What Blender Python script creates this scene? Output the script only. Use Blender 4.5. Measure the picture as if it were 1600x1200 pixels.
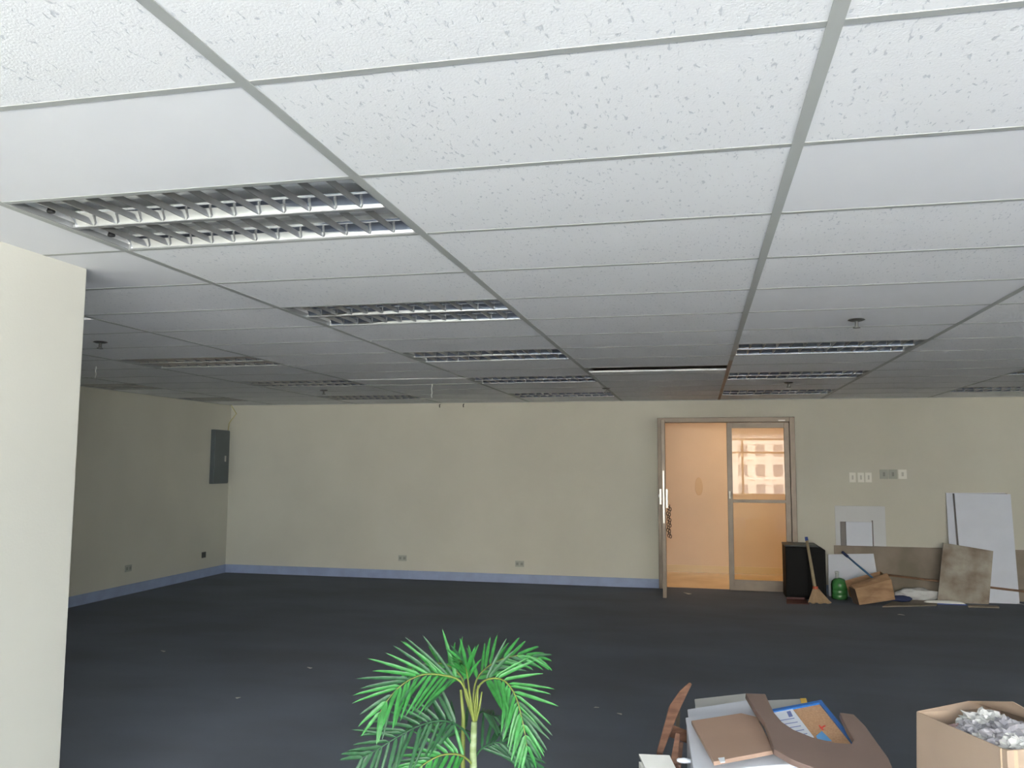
import bpy, bmesh, math, random
from mathutils import Vector, Matrix, noise

random.seed(7)
for o in list(bpy.data.objects):
    bpy.data.objects.remove(o)
scene = bpy.context.scene
COL = scene.collection

# ------------------------------------------------------------------ camera
FPX, PITCH, YAW, ROLL = 1305.67, 0.0960, 0.2191, 0.0053
CZ = 1.5127                    # camera height
H = CZ + 0.8138                # suspended ceiling height
YW = 10.667                    # back wall
XL = -6.445                    # left wall
XR = 5.6                       # right wall (out of frame)
YF = -4.4                      # window wall behind the camera
cy, sy, cp, sp = math.cos(YAW), math.sin(YAW), math.cos(PITCH), math.sin(PITCH)
CF = Vector((-sy*cp, cy*cp, sp))
_r = Vector((cy, sy, 0)); _u = _r.cross(CF)
CR = _r*math.cos(ROLL) + _u*math.sin(ROLL)
CU = -_r*math.sin(ROLL) + _u*math.cos(ROLL)
CC = Vector((0, 0, CZ))
cam_d = bpy.data.cameras.new('camera')
cam_d.sensor_fit = 'HORIZONTAL'; cam_d.sensor_width = 36
cam_d.lens = 36*FPX/1600
cam_d.clip_start = 0.05; cam_d.clip_end = 500
cam = bpy.data.objects.new('camera', cam_d); COL.objects.link(cam)
cam.matrix_world = Matrix(((CR.x, CU.x, -CF.x, 0), (CR.y, CU.y, -CF.y, 0), (CR.z, CU.z, -CF.z, CZ), (0, 0, 0, 1)))
scene.camera = cam

def ray(px, py): return CF + CR*((px-800)/FPX) + CU*((600-py)/FPX)
def onz(px, py, z=0.0): d = ray(px, py); return CC + d*((z-CZ)/d.z)
def ony(px, py, y=YW): d = ray(px, py); return CC + d*(y/d.y)
def onx(px, py, x=XL): d = ray(px, py); return CC + d*(x/d.x)

# ------------------------------------------------------------------ world, sun, exposure
scene.view_settings.view_transform = 'Standard'
scene.view_settings.look = 'None'
scene.view_settings.gamma = 1.0
scene.view_settings.use_curve_mapping = False
scene.view_settings.exposure = 1.9
SKY = 12.5
w = bpy.data.worlds.new('sky'); scene.world = w; w.use_nodes = True
nt = w.node_tree; nt.nodes.clear()
tc = nt.nodes.new('ShaderNodeTexCoord'); sep = nt.nodes.new('ShaderNodeSeparateXYZ')
mr = nt.nodes.new('ShaderNodeMapRange'); mr.inputs[1].default_value = -0.08; mr.inputs[2].default_value = 0.05
mix = nt.nodes.new('ShaderNodeMix'); mix.data_type = 'RGBA'
mix.inputs[6].default_value = (1.36, 1.33, 1.29, 1)      # sunlit streets and roofs below the horizon
mix.inputs[7].default_value = (0.90, 0.95, 1.0, 1)       # hazy bright sky
bg = nt.nodes.new('ShaderNodeBackground'); bg.inputs[1].default_value = SKY
wo = nt.nodes.new('ShaderNodeOutputWorld')
nt.links.new(tc.outputs['Generated'], sep.inputs[0]); nt.links.new(sep.outputs[2], mr.inputs[0])
nt.links.new(mr.outputs[0], mix.inputs[0]); nt.links.new(mix.outputs[2], bg.inputs[0]); nt.links.new(bg.outputs[0], wo.inputs[0])

sd = bpy.data.lights.new('sun', 'SUN'); sd.energy = 30; sd.angle = 0.01; sd.color = (1, 0.95, 0.86)
sun = bpy.data.objects.new('sun', sd); COL.objects.link(sun)
sun.rotation_euler = Vector((0.6, -0.25, -0.9)).to_track_quat('-Z', 'Y').to_euler()

# window openings (bays between the mullions) and their light portals
SILL, WTOP, TRANS = 0.66, H-0.03, 1.90
MULL = [-2.40, -1.32, -0.02, 1.28, 2.58, 3.88, 5.18]
pd = bpy.data.lights.new('window_portal', 'AREA'); pd.shape = 'RECTANGLE'
pd.size = MULL[-1]-MULL[0]; pd.size_y = WTOP-SILL; pd.energy = 1; pd.cycles.is_portal = True
po = bpy.data.objects.new('window_portal', pd); COL.objects.link(po)
po.location = ((MULL[0]+MULL[-1])/2, YF-0.10, (SILL+WTOP)/2)
po.rotation_euler = Vector((0, 1, 0)).to_track_quat('-Z', 'Z').to_euler()

FILL_WX0, FILL_WX1 = -5.9, -4.3  # extra unseen left window, added to brighten the dark left side
pd2 = bpy.data.lights.new('window_portal', 'AREA'); pd2.shape = 'RECTANGLE'; pd2.size = FILL_WX1-FILL_WX0; pd2.size_y = WTOP-SILL; pd2.energy = 1; pd2.cycles.is_portal = True  # portal of the added left window
po2 = bpy.data.objects.new('window_portal', pd2); COL.objects.link(po2); po2.location = ((FILL_WX0+FILL_WX1)/2, YF-0.10, (SILL+WTOP)/2); po2.rotation_euler = po.rotation_euler
# warm lamp of the corridor behind the door
ld = bpy.data.lights.new('corridor_lamp', 'AREA'); ld.shape = 'RECTANGLE'; ld.size = 2.4; ld.size_y = 0.5
ld.energy = 6.3; ld.color = (1.0, 0.72, 0.47)
lo = bpy.data.objects.new('corridor_lamp', ld); COL.objects.link(lo); lo.location = (1.0, 11.3, 2.40)

# ------------------------------------------------------------------ materials
MATS = {}
def lin(c): return tuple(((v/255+0.055)/1.055)**2.4 if v/255 > 0.04045 else v/255/12.92 for v in c)
def mat(name, rgb, rough=0.6, metal=0.0, var=0.0, scale=8.0, bump=0.0, bscale=200.0, rgb2=None, spec=0.5, stretch=None, detail=4.0, lo=0.35, hi=0.65, trans=None):
    """rgb in sRGB 0-255; rgb2 blended in by noise (stains / grain)"""
    m = bpy.data.materials.new(name); m.use_nodes = True; MATS[name] = m
    n = m.node_tree.nodes; l = m.node_tree.links
    b = n['Principled BSDF']; c = lin(rgb)
    b.inputs['Base Color'].default_value = (*c, 1); b.inputs['Roughness'].default_value = rough
    b.inputs['Metallic'].default_value = metal; b.inputs['Specular IOR Level'].default_value = spec
    m.diffuse_color = (*c, 1)
    if rgb2 or var or bump:
        t = n.new('ShaderNodeTexCoord'); mp = n.new('ShaderNodeMapping')
        l.new(t.outputs['Object'], mp.inputs[0])
        if stretch: mp.inputs['Scale'].default_value = stretch
    if rgb2 or var:
        c2 = lin(rgb2) if rgb2 else tuple(v*(1-var) for v in c)
        nz = n.new('ShaderNodeTexNoise'); nz.inputs['Scale'].default_value = scale; nz.inputs['Detail'].default_value = detail
        l.new(mp.outputs[0], nz.inputs['Vector'])
        r = n.new('ShaderNodeValToRGB'); r.color_ramp.elements[0].position = lo; r.color_ramp.elements[1].position = hi
        r.color_ramp.elements[0].color = (*c, 1); r.color_ramp.elements[1].color = (*c2, 1)
        l.new(nz.outputs[0], r.inputs[0]); l.new(r.outputs[0], b.inputs['Base Color'])
    if bump:
        nb = n.new('ShaderNodeTexNoise'); nb.inputs['Scale'].default_value = bscale; nb.inputs['Detail'].default_value = 3
        l.new(mp.outputs[0], nb.inputs['Vector'])
        bp = n.new('ShaderNodeBump'); bp.inputs['Strength'].default_value = bump; bp.inputs['Distance'].default_value = 0.01
        l.new(nb.outputs[0], bp.inputs['Height']); l.new(bp.outputs[0], b.inputs['Normal'])
    return m

def glass(name, tint, ior=1.5):
    m = bpy.data.materials.new(name); m.use_nodes = True; MATS[name] = m
    n = m.node_tree.nodes; l = m.node_tree.links; n.clear()
    o = n.new('ShaderNodeOutputMaterial'); t = n.new('ShaderNodeBsdfTransparent'); t.inputs[0].default_value = (*tint, 1)
    g = n.new('ShaderNodeBsdfGlossy'); g.inputs['Roughness'].default_value = 0.0
    fr = n.new('ShaderNodeFresnel'); fr.inputs[0].default_value = ior
    mx = n.new('ShaderNodeMixShader'); l.new(fr.outputs[0], mx.inputs[0]); l.new(t.outputs[0], mx.inputs[1]); l.new(g.outputs[0], mx.inputs[2])
    l.new(mx.outputs[0], o.inputs[0]); return m

mat('wall', (198, 196, 183), 0.75, var=0.05, scale=1.6, bump=0.05, bscale=90, spec=0.25)
mat('wall_partition', (198, 197, 188), 0.75, var=0.04, scale=1.6, bump=0.05, bscale=90, spec=0.25)
mat('carpet', (114, 119, 129), 0.95, rgb2=(122, 129, 142), scale=1.1, bump=0.9, bscale=420, spec=0.1, stretch=(0.7, 1.2, 1))
mat('baseboard', (146, 160, 192), 0.6, var=0.12, scale=6)
mat('tile_plain', (235, 236, 238), 0.85, var=0.02, scale=3, spec=0.2)
mat('tbar', (172, 175, 172), 0.5, var=0.06, scale=5)
mat('tbar_rust', (178, 181, 177), 0.6, rgb2=(160, 134, 114), scale=2.2, lo=0.36, hi=0.52)
def _fade(m, y0, y1):
    # the rust only starts towards the far end of the runner
    n = m.node_tree.nodes; l = m.node_tree.links; r = [k for k in n if k.type == 'VALTORGB'][0]; nz = [k for k in n if k.type == 'TEX_NOISE'][0]
    g_ = n.new('ShaderNodeNewGeometry'); sp_ = n.new('ShaderNodeSeparateXYZ'); mr_ = n.new('ShaderNodeMapRange'); mr_.inputs[1].default_value = y0; mr_.inputs[2].default_value = y1
    mu = n.new('ShaderNodeMath'); mu.operation = 'MULTIPLY'
    l.new(g_.outputs['Position'], sp_.inputs[0]); l.new(sp_.outputs[1], mr_.inputs[0]); l.new(mr_.outputs[0], mu.inputs[0]); l.new(nz.outputs[0], mu.inputs[1]); l.new(mu.outputs[0], r.inputs[0])
_fade(MATS['tbar_rust'], 3.5, 7.0)
mat('slab', (120, 120, 118), 0.9, var=0.2, scale=2)
mat('fitting_pale', (206, 206, 202), 0.5)
mat('louver_metal', (168, 168, 166), 0.36, 0.8, var=0.10, scale=14)
mat('reflector_metal', (238, 240, 243), 0.08, 1.0, var=0.06, scale=10)
mat('housing', (240, 240, 238), 0.45, var=0.05, scale=8)
mat('fitting_frame', (150, 152, 152), 0.4, 0.3)
mat('tube', (240, 240, 236), 0.25)
mat('dark_metal', (58, 58, 58), 0.45, 0.7)
mat('aluminium', (122, 111, 98), 0.42, 0.35, var=0.14, scale=9)
mat('aluminium_light', (196, 192, 184), 0.35, 0.7, var=0.08, scale=9)
mat('corridor_wall', (226, 206, 184), 0.7, var=0.06, scale=1.4)
mat('corridor_floor', (214, 182, 132), 0.25, var=0.15, scale=3)
mat('corridor_skirt', (222, 204, 168), 0.4)
mat('tan_oval', (212, 186, 152), 0.5)
mat('plate_grey', (160, 162, 152), 0.5)
mat('plate_rocker', (190, 188, 178), 0.5)
mat('socket_grey', (132, 134, 126), 0.5)
mat('pale_patch', (200, 202, 204), 0.6, var=0.04, scale=3)
mat('sprinkler_metal', (92, 92, 90), 0.4, 0.5)
mat('plate_dark', (72, 72, 70), 0.5)
mat('plate_white', (226, 224, 214), 0.45)
mat('panel_grey', (96, 104, 106), 0.4, 0.2, var=0.10, scale=5)
mat('bare_wall', (152, 140, 128), 0.85, rgb2=(122, 114, 100), scale=2.2, bump=0.1, bscale=60)
mat('white_board', (206, 211, 222), 0.55, var=0.05, scale=4)
mat('edge_and_shade_grey', (128, 124, 122), 0.8)  # board edges, and the grey that stands in for shade beside panels
mat('dusty_board', (168, 162, 150), 0.9, rgb2=(118, 102, 88), scale=4.0, bump=0.15, bscale=60)
mat('black_plastic', (12, 13, 13), 0.6, spec=0.15, var=0.2, scale=6)
mat('black_top', (38, 44, 40), 0.45)
mat('broom_fibre', (170, 146, 116), 0.9, rgb2=(142, 118, 92), scale=60, stretch=(6, 6, 0.5))
mat('broom_handle', (150, 138, 112), 0.7, var=0.15, scale=20)
mat('blue', (46, 74, 150), 0.4)
mat('blue_stick', (58, 104, 142), 0.45)
mat('red_cord', (196, 96, 70), 0.7)
mat('green_plastic', (62, 122, 66), 0.25, var=0.2, scale=9)
mat('clear_plastic', (196, 202, 198), 0.2)
mat('carton', (182, 162, 144), 0.8, var=0.07, scale=3, bump=0.06, bscale=120)
mat('carton_brown', (170, 138, 106), 0.8, rgb2=(138, 106, 78), scale=5, stretch=(1, 1, 3))
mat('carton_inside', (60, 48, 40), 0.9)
mat('tape', (188, 166, 140), 0.35)
mat('dustpan_red', (84, 46, 46), 0.5, var=0.2, scale=10)
mat('plastic_bag', (206, 208, 208), 0.22, var=0.10, scale=9, bump=0.5, bscale=26)
mat('plastic_bag_dark', (168, 168, 176), 0.18, var=0.35, scale=12, bump=0.5, bscale=26)
mat('plastic_bag_pink', (206, 176, 176), 0.2, var=0.2, scale=12, bump=0.5, bscale=26)
mat('navy', (42, 52, 88), 0.7)
mat('wood_stick', (140, 108, 84), 0.7, var=0.2, scale=20)
mat('brown_board', (168, 142, 126), 0.5, var=0.08, scale=3, spec=0.4)
mat('brown_dark', (122, 104, 97), 0.42, var=0.12, scale=4)
mat('chair_wood', (128, 96, 78), 0.35, rgb2=(96, 68, 56), scale=9, stretch=(1, 1, 6))
mat('grey_panel', (196, 198, 196), 0.5, var=0.06, scale=5)
mat('cork', (196, 158, 124), 0.9, rgb2=(180, 140, 106), scale=120)
mat('blue_frame', (44, 104, 178), 0.4)
mat('paper', (224, 230, 240), 0.7)
mat('paper_blue', (104, 168, 224), 0.7)
mat('print_blue', (120, 134, 190), 0.7)
mat('print_red', (210, 76, 60), 0.7)
mat('yellow_tape', (224, 184, 84), 0.5)
mat('dark_navy_bag', (36, 42, 66), 0.5)
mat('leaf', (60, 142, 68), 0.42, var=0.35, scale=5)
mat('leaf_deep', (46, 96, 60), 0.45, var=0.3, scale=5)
mat('stem', (134, 148, 74), 0.5, var=0.2, scale=12)
mat('trunk', (158, 174, 136), 0.6, rgb2=(120, 140, 90), scale=14, stretch=(1, 1, 3))
mat('pot', (84, 62, 50), 0.6, var=0.2, scale=7)
mat('soil', (52, 42, 34), 0.95, bump=0.6, bscale=60)
mat('scrap', (200, 200, 196), 0.8)
mat('cable', (176, 168, 120), 0.6)
mat('cable_white', (206, 206, 200), 0.6)
mat('facade', (186, 178, 170), 0.8, var=0.05, scale=0.2)
mat('facade_glass', (92, 96, 104), 0.3)
mat('mullion', (92, 92, 90), 0.5, 0.3)
glass('pane_clear', (0.94, 0.96, 0.95))
glass('pane_bronze', (0.92, 0.88, 0.76), 1.42)

# fissured acoustic tile: short dark flecks running with the room's depth, fine grain
def tile_mat(name, rgb, fleck):
    m = bpy.data.materials.new(name); m.use_nodes = True; MATS[name] = m
    n = m.node_tree.nodes; l = m.node_tree.links; b = n['Principled BSDF']
    b.inputs['Roughness'].default_value = 0.9; b.inputs['Specular IOR Level'].default_value = 0.15
    g = n.new('ShaderNodeNewGeometry'); mp = n.new('ShaderNodeMapping'); mp.inputs['Scale'].default_value = (1.7, 0.62, 1)
    l.new(g.outputs['Position'], mp.inputs[0])
    n1 = n.new('ShaderNodeTexNoise'); n1.inputs['Scale'].default_value = 62; n1.inputs['Detail'].default_value = 2.5; n1.inputs['Distortion'].default_value = 0.6
    l.new(mp.outputs[0], n1.inputs['Vector'])
    r = n.new('ShaderNodeValToRGB'); c = lin(rgb); c2 = lin(fleck)
    r.color_ramp.elements[0].position = 0.30; r.color_ramp.elements[0].color = (*c2, 1)
    r.color_ramp.elements[1].position = 0.38; r.color_ramp.elements[1].color = (*c, 1)
    l.new(n1.outputs[0], r.inputs[0]); l.new(r.outputs[0], b.inputs['Base Color'])
    n2 = n.new('ShaderNodeTexNoise'); n2.inputs['Scale'].default_value = 210; l.new(g.outputs['Position'], n2.inputs['Vector'])
    ad = n.new('ShaderNodeMath'); ad.operation = 'MULTIPLY_ADD'; ad.inputs[1].default_value = 0.6
    l.new(n2.outputs[0], ad.inputs[0]); l.new(r.outputs[0], ad.inputs[2])
    bp = n.new('ShaderNodeBump'); bp.inputs['Strength'].default_value = 0.35; bp.inputs['Distance'].default_value = 0.004
    l.new(ad.outputs[0], bp.inputs['Height']); l.new(bp.outputs[0], b.inputs['Normal'])
tile_mat('tile_fissured', (238, 239, 240), (206, 209, 213))

# ------------------------------------------------------------------ mesh helpers
ORG = {}
def reg(o, org): ORG[o.name] = Vector(org)
class MB:
    def __init__(s): s.v = []; s.f = []
    def add(s, vs, fs):
        k = len(s.v); s.v += [Vector(v) for v in vs]; s.f += [tuple(i+k for i in f) for f in fs]; return s
    def box(s, x0, x1, y0, y1, z0, z1):
        return s.add([(x0,y0,z0),(x1,y0,z0),(x1,y1,z0),(x0,y1,z0),(x0,y0,z1),(x1,y0,z1),(x1,y1,z1),(x0,y1,z1)],
                     [(3,2,1,0),(4,5,6,7),(0,1,5,4),(1,2,6,5),(2,3,7,6),(3,0,4,7)])
    def prism(s, pts, ext):
        """closed polygon extruded by a vector"""
        n = len(pts); e = Vector(ext); P = [Vector(p) for p in pts]
        nm = Vector((0, 0, 0))
        for i in range(n): nm += (P[i]-P[0]).cross(P[(i+1) % n]-P[0])
        if nm.dot(e) < 0: P.reverse()
        return s.add(P+[p+e for p in P], [tuple(reversed(range(n))), tuple(range(n, 2*n))]+[(i,(i+1)%n,n+(i+1)%n,n+i) for i in range(n)])
    def tube(s, pts, rad, n=8, cap=True):
        P = [Vector(p) for p in pts]; R = rad if isinstance(rad, (list, tuple)) else [rad]*len(P)
        rings = []; prev = None
        for i, p in enumerate(P):
            t = (P[min(i+1, len(P)-1)]-P[max(i-1, 0)]).normalized()
            a = prev if prev else (Vector((0,0,1)) if abs(t.z) < 0.9 else Vector((1,0,0)))
            a = (a - t*a.dot(t)).normalized(); prev = a; b = t.cross(a)
            rings.append([p+(a*math.cos(2*math.pi*k/n)+b*math.sin(2*math.pi*k/n))*R[i] for k in range(n)])
        vs = [v for r in rings for v in r]; fs = []
        for i in range(len(P)-1):
            for k in range(n):
                fs.append((i*n+k, i*n+(k+1)%n, (i+1)*n+(k+1)%n, (i+1)*n+k))
        if cap: fs += [tuple(reversed(range(n))), tuple(range((len(P)-1)*n, len(P)*n))]
        return s.add(vs, fs)
    def lathe(s, c, prof, n=20):
        """profile of (radius, z) about a vertical axis at c"""
        c = Vector(c); vs = []; fs = []
        for r, z in prof:
            for k in range(n): vs.append(c+Vector((r*math.cos(2*math.pi*k/n), r*math.sin(2*math.pi*k/n), z)))
        for i in range(len(prof)-1):
            for k in range(n): fs.append((i*n+k, i*n+(k+1)%n, (i+1)*n+(k+1)%n, (i+1)*n+k))
        fs += [tuple(reversed(range(n))), tuple(range((len(prof)-1)*n, len(prof)*n))]
        return s.add(vs, fs)
    def build(s, name, m, parent=None, org=None, smooth=False, bevel=0.0):
        lo_ = Vector((min(v.x for v in s.v), min(v.y for v in s.v), min(v.z for v in s.v)))
        hi_ = Vector((max(v.x for v in s.v), max(v.y for v in s.v), max(v.z for v in s.v)))
        if org is None: org = ORG[parent.name] if parent else Vector(((lo_.x+hi_.x)/2, (lo_.y+hi_.y)/2, lo_.z))
        me = bpy.data.meshes.new(name); me.from_pydata([v-org for v in s.v], [], s.f); me.update()
        me.materials.append(MATS[m])
        if smooth: me.shade_smooth()
        o = bpy.data.objects.new(name, me); COL.objects.link(o)
        if parent: o.parent = parent; o.location = org-ORG[parent.name]
        else: o.location = org
        reg(o, org)
        if bevel:
            bv = o.modifiers.new('bevel', 'BEVEL'); bv.width = bevel; bv.segments = 2; bv.limit_method = 'ANGLE'
        return o
def tag(o, label, cat, group=None):
    o['label'] = label; o['category'] = cat
    if group: o['group'] = group
    return o
def thing(name, loc, label, cat, group=None):
    o = bpy.data.objects.new(name, None); o.empty_display_size = 0.1; COL.objects.link(o); o.location = loc; reg(o, loc)
    return tag(o, label, cat, group)
def struct(name, mb, m, parent=None, org=None, **k):
    o = mb.build(name, m, parent, org, **k)
    if not parent: o['kind'] = 'structure'
    return o
def link_copy(src, parent, org, name=None):
    o = src.copy(); COL.objects.link(o); o.parent = parent
    o.location = Vector(org)-(ORG[parent.name] if parent else Vector()); reg(o, org); return o

# ------------------------------------------------------------------ the room
floor = struct('floor', MB().box(XL-0.2, XR+0.2, YF-0.2, YW+0.13, -0.12, 0), 'carpet', org=Vector((0, 0, 0)))
WT = 0.13
DX0, DX1, DZ = -0.498, 1.147, 2.106
mb = MB(); ztop = H+0.6
mb.box(XL-0.15, DX0, YW, YW+WT, 0, ztop).box(DX1, XR+0.15, YW, YW+WT, 0, ztop).box(DX0, DX1, YW, YW+WT, DZ, ztop)
struct('wall_back', mb, 'wall', org=Vector((0, YW, 0)))
struct('wall_left', MB().box(XL-0.15, XL, YF, YW, 0, ztop), 'wall', org=Vector((XL, 7, 0)))
struct('wall_right', MB().box(XR, XR+0.15, YF, YW, 0, ztop), 'wall', org=Vector((XR, 4, 0)))
PX, PY = -2.515, 3.004
struct('wall_partition', MB().box(PX-0.25, PX, YF, PY, 0, ztop), 'wall_partition', org=Vector((PX, PY, 0)), bevel=0.006)
mb = MB().box(PX, XR+0.15, YF-0.2, YF, 0, SILL).box(PX, MULL[0], YF-0.2, YF, SILL, H).box(MULL[-1], XR+0.15, YF-0.2, YF, SILL, H).box(PX, XR+0.15, YF-0.2, YF, WTOP, ztop)
mb.box(XL-0.15, PX, YF-0.2, YF, 0, SILL).box(XL-0.15, PX, YF-0.2, YF, WTOP, ztop).box(XL-0.15, FILL_WX0, YF-0.2, YF, SILL, WTOP).box(FILL_WX1, PX, YF-0.2, YF, SILL, WTOP)
struct('wall_front', mb, 'wall', org=Vector((0, YF, 0)))
struct('ceiling_slab', MB().box(XL-0.4, XR+0.4, YF-0.3, 13.6, ztop, ztop+0.2), 'slab')
for i in range(len(MULL)):
    a, b = (MULL[i], MULL[i+1]) if i < len(MULL)-1 else (FILL_WX0, FILL_WX1); y0, y1 = YF-0.12, YF-0.06; t = 0.03  # the last one is the added window on the left
    mb = MB().box(a, a+t, y0, y1, SILL, WTOP).box(b-t, b, y0, y1, SILL, WTOP).box(a+t, b-t, y0, y1, SILL, SILL+t).box(a+t, b-t, y0, y1, WTOP-t, WTOP).box(a+t, b-t, y0, y1, TRANS-t, TRANS+t)
    wd = struct('window_%d' % (i+1), mb, 'mullion')
    for z0, z1 in ((SILL+t, TRANS-t), (TRANS+t, WTOP-t)):
        MB().add([(a+t, YF-0.09, z0), (b-t, YF-0.09, z0), (b-t, YF-0.09, z1), (a+t, YF-0.09, z1)], [(3, 2, 1, 0)]).build('pane', 'pane_clear', wd)
# baseboards
BH = 0.112
struct('baseboard_back', MB().box(XL, DX0, YW-0.014, YW, 0, BH), 'baseboard', bevel=0.003)
struct('baseboard_left', MB().box(XL, XL+0.014, PY, YW-0.014, 0, BH), 'baseboard', bevel=0.003)
struct('baseboard_right', MB().box(DX1, 1.55, YW-0.014, YW, 0, BH), 'baseboard', bevel=0.003)

# ------------------------------------------------------------------ suspended ceiling
GX, GY, TX, TY = -0.9411, 1.5631, 1.2, 0.6
def cx(c): return GX+TX*c
def ry(r): return GY+TY*r
YB = ry(-1)                                    # tiles one by one from here on
mb = MB().box(PX, XR, YF, YB, H, H+0.015).box(XL, PX-0.25, YF, PY, H, H+0.015).box(cx(4)+0.0, XR, YB, YW, H, H+0.015)
ceiling = struct('ceiling', mb, 'tile_plain', org=Vector((0, YB, H)))
struct('trim_1', MB().box(XL, cx(4), YW-0.02, YW, H-0.006, H-0.001), 'tbar')
struct('trim_2', MB().box(XL, XL+0.02, PY, YW-0.02, H-0.006, H-0.001), 'tbar')
LIGHTS = [(-1, 1), (-1, 4), (-1, 7), (-1, 10), (-1, 13), (1, 7), (1, 10), (1, 13), (-3, 7), (-3, 10), (-3, 13), (3, 10), (3, 13), (-5, 10), (-5, 13)]
PLAIN = {(-1, 0), (1, 1), (1, 4), (-2, 1), (-2, 2), (2, 3), (-3, 4), (1, 5)}
tile_me = {}
def tile_mesh(w_, d_, plain):
    k = (round(w_, 3), round(d_, 3), plain)
    if k not in tile_me:
        o = MB().box(0, w_, 0, d_, 0, 0.015)
        me = bpy.data.meshes.new('ceiling_tile'); me.from_pydata(o.v, [], o.f); me.update()
        me.materials.append(MATS['tile_plain' if plain else 'tile_fissured']); tile_me[k] = me
    return tile_me[k]
def put_tile(c, r, x0, x1, y0, y1, dz=0.0, rx=0.0):
    o = bpy.data.objects.new('ceiling_tile', tile_mesh(x1-x0, y1-y0, (c, r) in PLAIN)); COL.objects.link(o)
    o.parent = ceiling; o.location = Vector((x0, y0, H+dz))-ORG['ceiling']; o.rotation_euler.x = rx
    return o
g = 0.004
for c in range(-5, 4):
    for r in range(-1, 16):
        if (c, r) in LIGHTS: continue
        x0, x1, y0, y1 = max(cx(c)+g, XL), cx(c+1)-g, ry(r)+g, min(ry(r+1)-g, YW)
        if y1 <= PY+0.01:
            x0 = max(x0, PX+0.0)
        elif y0 < PY and x0 < PX:
            if x1 <= PX: y0 = PY
        if x1-x0 < 0.05: continue
        if (c, r) == (0, 9): put_tile(c, r, x0, x1, y0+0.36, y1)
        elif (c, r) == (-3, 4): put_tile(c, r, x0, x1, y0+0.13, y1)
        elif (c, r) == (-2, 10): put_tile(c, r, x0+0.01, x1-0.01, y0+0.01, y1-0.01, -0.004, math.radians(0.7))
        else: put_tile(c, r, x0, x1, y0, y1)
# grid: one runner per column line, one tee per tile edge
MW, CW = 0.030, 0.022
for c in range(-4, 5):
    y0 = PY if cx(c) < PX else YB
    MB().box(cx(c)-MW/2, cx(c)+MW/2, y0, YW-0.02, H-0.0022, H-0.0005).box(cx(c)-0.002, cx(c)+0.002, y0, YW-0.02, H-0.0005, H+0.035).build('grid_runner', 'tbar_rust' if c == 1 else 'tbar', ceiling)
tee = None
for c in range(-5, 4):
    for r in range(-1, 16):
        x0, x1 = cx(c)+MW/2, cx(c+1)-MW/2
        if ry(r) < PY and x0 < PX: x0 = PX
        x0 = max(x0, XL+0.02)
        if x1-x0 < 0.05: continue
        MBt = MB().box(x0, x1, ry(r)-CW/2, ry(r)+CW/2, H-0.0012, H-0.0004).box(x0, x1, ry(r)-0.002, ry(r)+0.002, H-0.0005, H+0.03)
        MBt.build('cross_tee', 'tbar', ceiling)

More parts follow.
